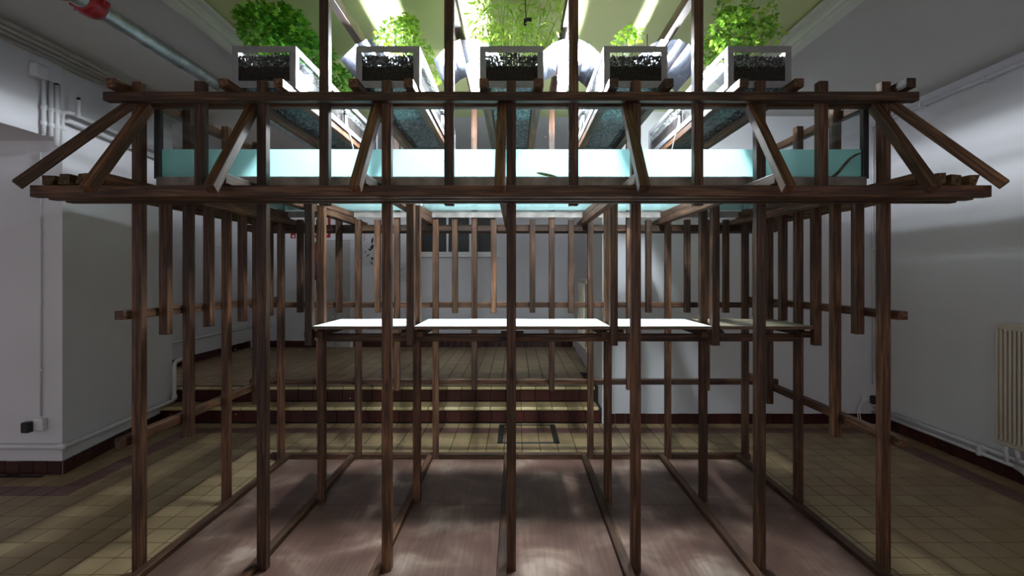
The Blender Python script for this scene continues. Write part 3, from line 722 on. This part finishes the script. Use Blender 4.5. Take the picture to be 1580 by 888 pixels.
bar('junction_box', cp, -0.025, 0.03, -0.24, -0.14, 0.37, 0.46, M['pipe_white'], 0.008)
hp = thing('wall_pipes', 'pair of white pipes running back along the upper left wall', 'pipes', (-3.25, 3.74, 2.6))
for k, (z, rr) in enumerate(((0.01, 0.016), (-0.055, 0.013))):
    tube('pipe_run', bend([(-0.03, -0.02, z), (0.045, 0.0, z), (0.045-0.2, 1.45, z)], 0.04), rr, M['pipe_white'], hp, 12)
# pier conduit and socket
so = thing('wall_conduit', 'thin white conduit down to a black socket on the left pier', 'conduit', (-3.427, 3.74, 0.40))
tube('conduit', [(0, 0, 0.02), (0, 0, 1.92)], 0.006, M['pipe_white'], so, 8)
for zz in (0.35, 0.83, 1.32, 1.8): bar('clip', so, -0.012, 0.012, -0.009, 0.009, zz, zz+0.014, M['pipe_white'], 0.002)
bar('socket_box', so, -0.03, 0.04, -0.035, 0.008, -0.075, 0.012, M['white'], 0.006)
bar('plug', so, -0.082, -0.022, -0.075, -0.02, -0.08, -0.005, M['black'], 0.008)
bp_ = thing('base_pipe', 'white heating pipe round the foot of the left wall', 'pipe', (-3.28, 3.75, 0.21))
tube('pipe_run', bend([(-1.6, -0.035, 0.0), (0.04, -0.035, 0.0), (-0.165, 1.48, -0.03), (-0.165, 1.48, 0.35), (-0.22, 1.75, 0.36)], 0.05), 0.018, M['pipe_white'], bp_, 12)
for p in ((0.03, -0.03, 0), (-0.164, 1.478, 0.0)): tube('elbow_collar', [(p[0], p[1], p[2]-0.022), (p[0], p[1], p[2]+0.022)], 0.026, M['pipe_white'], bp_, 12)
# right wall: ceiling pipe, base pipes
rp = thing('ceiling_edge_pipe', 'thin pale pipe clipped along the right ceiling edge', 'pipe', (3.45, 3.0, 2.885))
tube('pipe_run', [(0, -2.5, 0), (0, 2.02, 0)], 0.017, M['pipe_white'], rp, 10)
for y in (-0.2, 0.25, 0.8, 1.4): bar('pipe_clip', rp, -0.022, 0.045, y, y+0.025, -0.02, 0.02, M['pipe_white'], 0.003)
rb = thing('heating_pipes', 'two white heating pipes along the foot of the right wall', 'pipes', (3.46, 3.6, 0.12))
tube('pipe_run', [(0, 1.4, 0.045), (0, -0.1, 0.045)], 0.013, M['pipe_white'], rb, 10)
tube('pipe_run', [(-0.015, 1.4, -0.0), (-0.015, -0.2, -0.0)], 0.013, M['pipe_white'], rb, 10)
bar('pipe_clip', rb, -0.03, 0.03, 0.24, 0.27, -0.02, 0.06, M['pipe_white'], 0.003)
tube('riser', [(-0.01, 0.04, 0.0), (-0.02, 0.04, 0.12)], 0.016, M['pipe_white'], rb, 10)
tube('riser', [(-0.005, -0.04, 0.045), (-0.02, -0.04, 0.12)], 0.016, M['pipe_white'], rb, 10)
tube('valve', [(-0.02, -0.03, 0.0), (-0.02, -0.10, -0.01), (-0.05, -0.15, -0.02)], [0.016, 0.022, 0.02], M['pipe_white'], rb, 10)
def radiator(name, label, loc, length, height, axis_sign, pitch=0.033, depth=0.07):
    """ribs along +Y from loc, standing off the wall on -X side"""
    t = thing(name, label, 'radiator', loc); n = int(length/pitch)
    bar('top_header', t, -depth, -0.012, -length, 0, height-0.055, height, M['radiator'], 0.008)
    bar('bottom_header', t, -depth, -0.012, -length, 0, 0, 0.05, M['radiator'], 0.008)
    bar('back_plate', t, -depth+0.02, -0.015, -length+0.002, -0.002, 0.045, height-0.05, M['radiator'], 0.003)
    V, F = tube_data([(0, 0, 0.03), (0, 0, 0.05), (0, 0, height-0.06), (0, 0, height-0.04)], [0.006, 0.0095, 0.0095, 0.006], 10)
    me = None
    for k in range(n):
        if me is None: o = mesh_obj('rib', V, F, M['radiator'], t, smooth=True); me = o.data
        else: o = bpy.data.objects.new('rib', me); link(o, t)
        o.location = (-depth-0.003, -pitch*(k+0.5), 0)
    for k in (0.15, length-0.15): bar('wall_bracket', t, -0.013, -0.001, -k-0.02, -k+0.02, 0.1, height-0.1, M['radiator'], 0.001)
    return t
radiator('radiator', 'cream ribbed radiator on the right wall', (3.5, 3.71, 0.24), 0.9, 0.86, -1)
radiator('radiator', 'slim cream radiator on the far stage side wall', (0.855, 6.55, 0.56), 0.7, 0.83, -1, 0.11)
# socket with cord near the right corner
sk2 = thing('wall_socket', 'white wall socket with black plug and hanging white cord at right', 'socket', (3.40, 5.028, 0.25))
bar('socket_box', sk2, -0.06, 0.03, -0.04, 0.0, -0.04, 0.04, M['white'], 0.006)
bar('plug', sk2, 0.0, 0.055, -0.085, -0.035, -0.045, 0.035, M['black'], 0.012)
for off in (0, 0.02): tube('cord', bend([(-0.05+off, -0.045, -0.01), (-0.10+off, -0.05, -0.05), (-0.12+off, -0.05, -0.15), (-0.105+off, -0.06, -0.24)], 0.03), 0.004, M['white'], sk2, 8)
cd = thing('corner_conduit', 'thin pale conduit beside the right back corner', 'conduit', (3.455, 5.02, 0.38))
tube('conduit', [(0, 0, 0), (0, 0, 2.5)], 0.006, M['pipe_white'], cd, 8)
tube('conduit', [(0.03, -0.0, 0.1), (0.03, -0.0, 2.5)], 0.006, M['pipe_white'], cd, 8)
for zz in (0.3, 1.0, 1.3): bar('clip', cd, -0.012, 0.042, -0.009, 0.009, zz, zz+0.014, M['pipe_white'], 0.002)

# ------------------------------------------------------------------ far wall
YW = 8.2
win = struct(bpy.data.objects.new('window_1', None)); win.location = (-0.93, YW, 1.75); link(win)
bar('window_frame', win, -0.60, 0.66, -0.05, 0, 0.0, 0.055, M['white'], 0.004); bar('window_frame', win, -0.60, 0.66, -0.05, 0, 0.68, 0.73, M['white'], 0.004)
for x in (-0.60, -0.165, 0.195, 0.61): bar('window_frame', win, x, x+0.035, -0.05, 0, 0.055, 0.68, M['white'], 0.004)
bar('window_sill', win, -0.64, 0.70, -0.07, 0, -0.03, 0.0, M['white'], 0.004)
bar('backing', win, -0.565, 0.61, -0.012, -0.004, 0.055, 0.68, M['black'], 0)
x = -0.55
while x < 0.6:
    if not any(abs(x+0.01-(q+0.017)) < 0.03 for q in (-0.165, 0.195)):
        bar('louver_slat', win, x, x+0.018, -0.04, -0.015, 0.056, 0.679, M['louver'], 0.002)
    x += 0.042
# red sign, red framed panel, banner, posters, door
sg = thing('sign', 'small red sign with white mark on the far wall', 'sign', (-3.52, YW, 2.02))
bar('plate', sg, -0.04, 0.04, -0.008, 0, 0, 0.095, M['redpaint'], 0.002); bar('mark', sg, -0.012, 0.02, -0.0095, -0.008, 0.015, 0.045, M['white'], 0)
rf = thing('framed_panel', 'white panel with red frame on the far wall', 'panel', (-3.1, YW, 2.03))
bar('sheet', rf, -0.14, 0.14, -0.008, 0, 0.02, 0.36, M['white'], 0)
for a in ((-0.17, 0.17, 0.0, 0.04), (-0.17, 0.17, 0.34, 0.38), (-0.17, -0.13, 0.04, 0.34), (0.13, 0.17, 0.04, 0.34)):
    bar('frame_bar', rf, a[0], a[1], -0.014, 0, a[2], a[3], M['redpaint'], 0.001)
bn = thing('banner', 'narrow dark red and blue banner on the far wall', 'banner', (-3.2, YW, 1.36))
bar('red_field', bn, -0.06, 0.06, -0.006, 0, 0.33, 0.6, M['redpaint'], 0); bar('blue_field', bn, -0.06, 0.06, -0.006, 0, 0.07, 0.33, M['blue'], 0); bar('black_hem', bn, -0.06, 0.06, -0.006, 0, 0, 0.07, M['black'], 0)
po = thing('poster', 'pale poster with black ink leaves on the far wall', 'poster', (-2.36, YW, 1.58))
bar('sheet', po, -0.17, 0.16, -0.004, 0, 0, 0.55, M['paper'], 0)
V, F = [], []
for (x, z, ln, wd, a) in ((0.09, 0.40, 0.11, 0.035, 1.4), (0.085, 0.30, 0.10, 0.05, 1.2), (0.05, 0.26, 0.06, 0.03, 2.6), (-0.09, 0.2, 0.07, 0.04, 2.2), (-0.1, 0.13, 0.08, 0.03, 0.3), (0.02, 0.17, 0.07, 0.018, 0.8), (0.09, 0.12, 0.06, 0.035, 1.9), (0.08, 0.05, 0.08, 0.02, 2.0), (-0.11, 0.06, 0.04, 0.03, 1.0), (-0.02, 0.22, 0.05, 0.012, 2.4)):
    b0 = len(V); c_, s_ = math.cos(a), math.sin(a)
    for (u, v) in ((-.5, 0), (-.1, .5), (.3, .35), (.5, 0), (.3, -.35), (-.1, -.5)):
        V.append((x+u*ln*c_-v*wd*s_, -0.0055, z+u*ln*s_+v*wd*c_))
    F.append(tuple(range(b0+5, b0-1, -1)))
mesh_obj('ink_leaves', V, F, M['ink'], po)
for k in range(4): bar('red_mark', po, -0.05+0.012*(k % 2), -0.03+0.012*(k % 2), -0.0055, -0.004, 0.39+0.03*k, 0.41+0.03*k, M['pink'], 0)
p2 = thing('poster', 'small pale sheet with a faint looping line drawing', 'poster', (-1.78, YW, 1.33))
bar('sheet', p2, -0.09, 0.09, -0.004, 0, 0, 0.3, M['paper'], 0)
tube('drawn_line', [(-0.03+0.035*math.cos(q*0.7)*(1+0.02*q), -0.006, 0.07+0.015*q+0.02*math.sin(q*1.1)) for q in range(12)], 0.0025, M['ink'], p2, 5)
dr = struct(bpy.data.objects.new('door_1', None)); dr.location = (-2.86, YW, 0.304); link(dr)
bar('door_leaf', dr, -0.2, 0.02, -0.03, 0, 0.0, 1.66, M['door'], 0.004); bar('door_leaf', dr, 0.025, 0.245, -0.03, 0, 0, 1.66, M['door'], 0.004)
for x in (-0.25, 0.25): bar('door_frame', dr, x, x+0.045, -0.045, 0, 0, 1.68, M['wall'], 0.004)
bar('door_frame', dr, -0.25, 0.295, -0.045, 0, 1.68, 1.72, M['wall'], 0.004)
sp_ = thing('stage_pipe', 'thin pipe along the foot of the far left stage wall', 'pipe', (-4.17, 6.8, 0.62))
tube('pipe_run', [(0, -0.5, 0), (0, 1.36, 0)], 0.016, M['pipe_white'], sp_, 8)
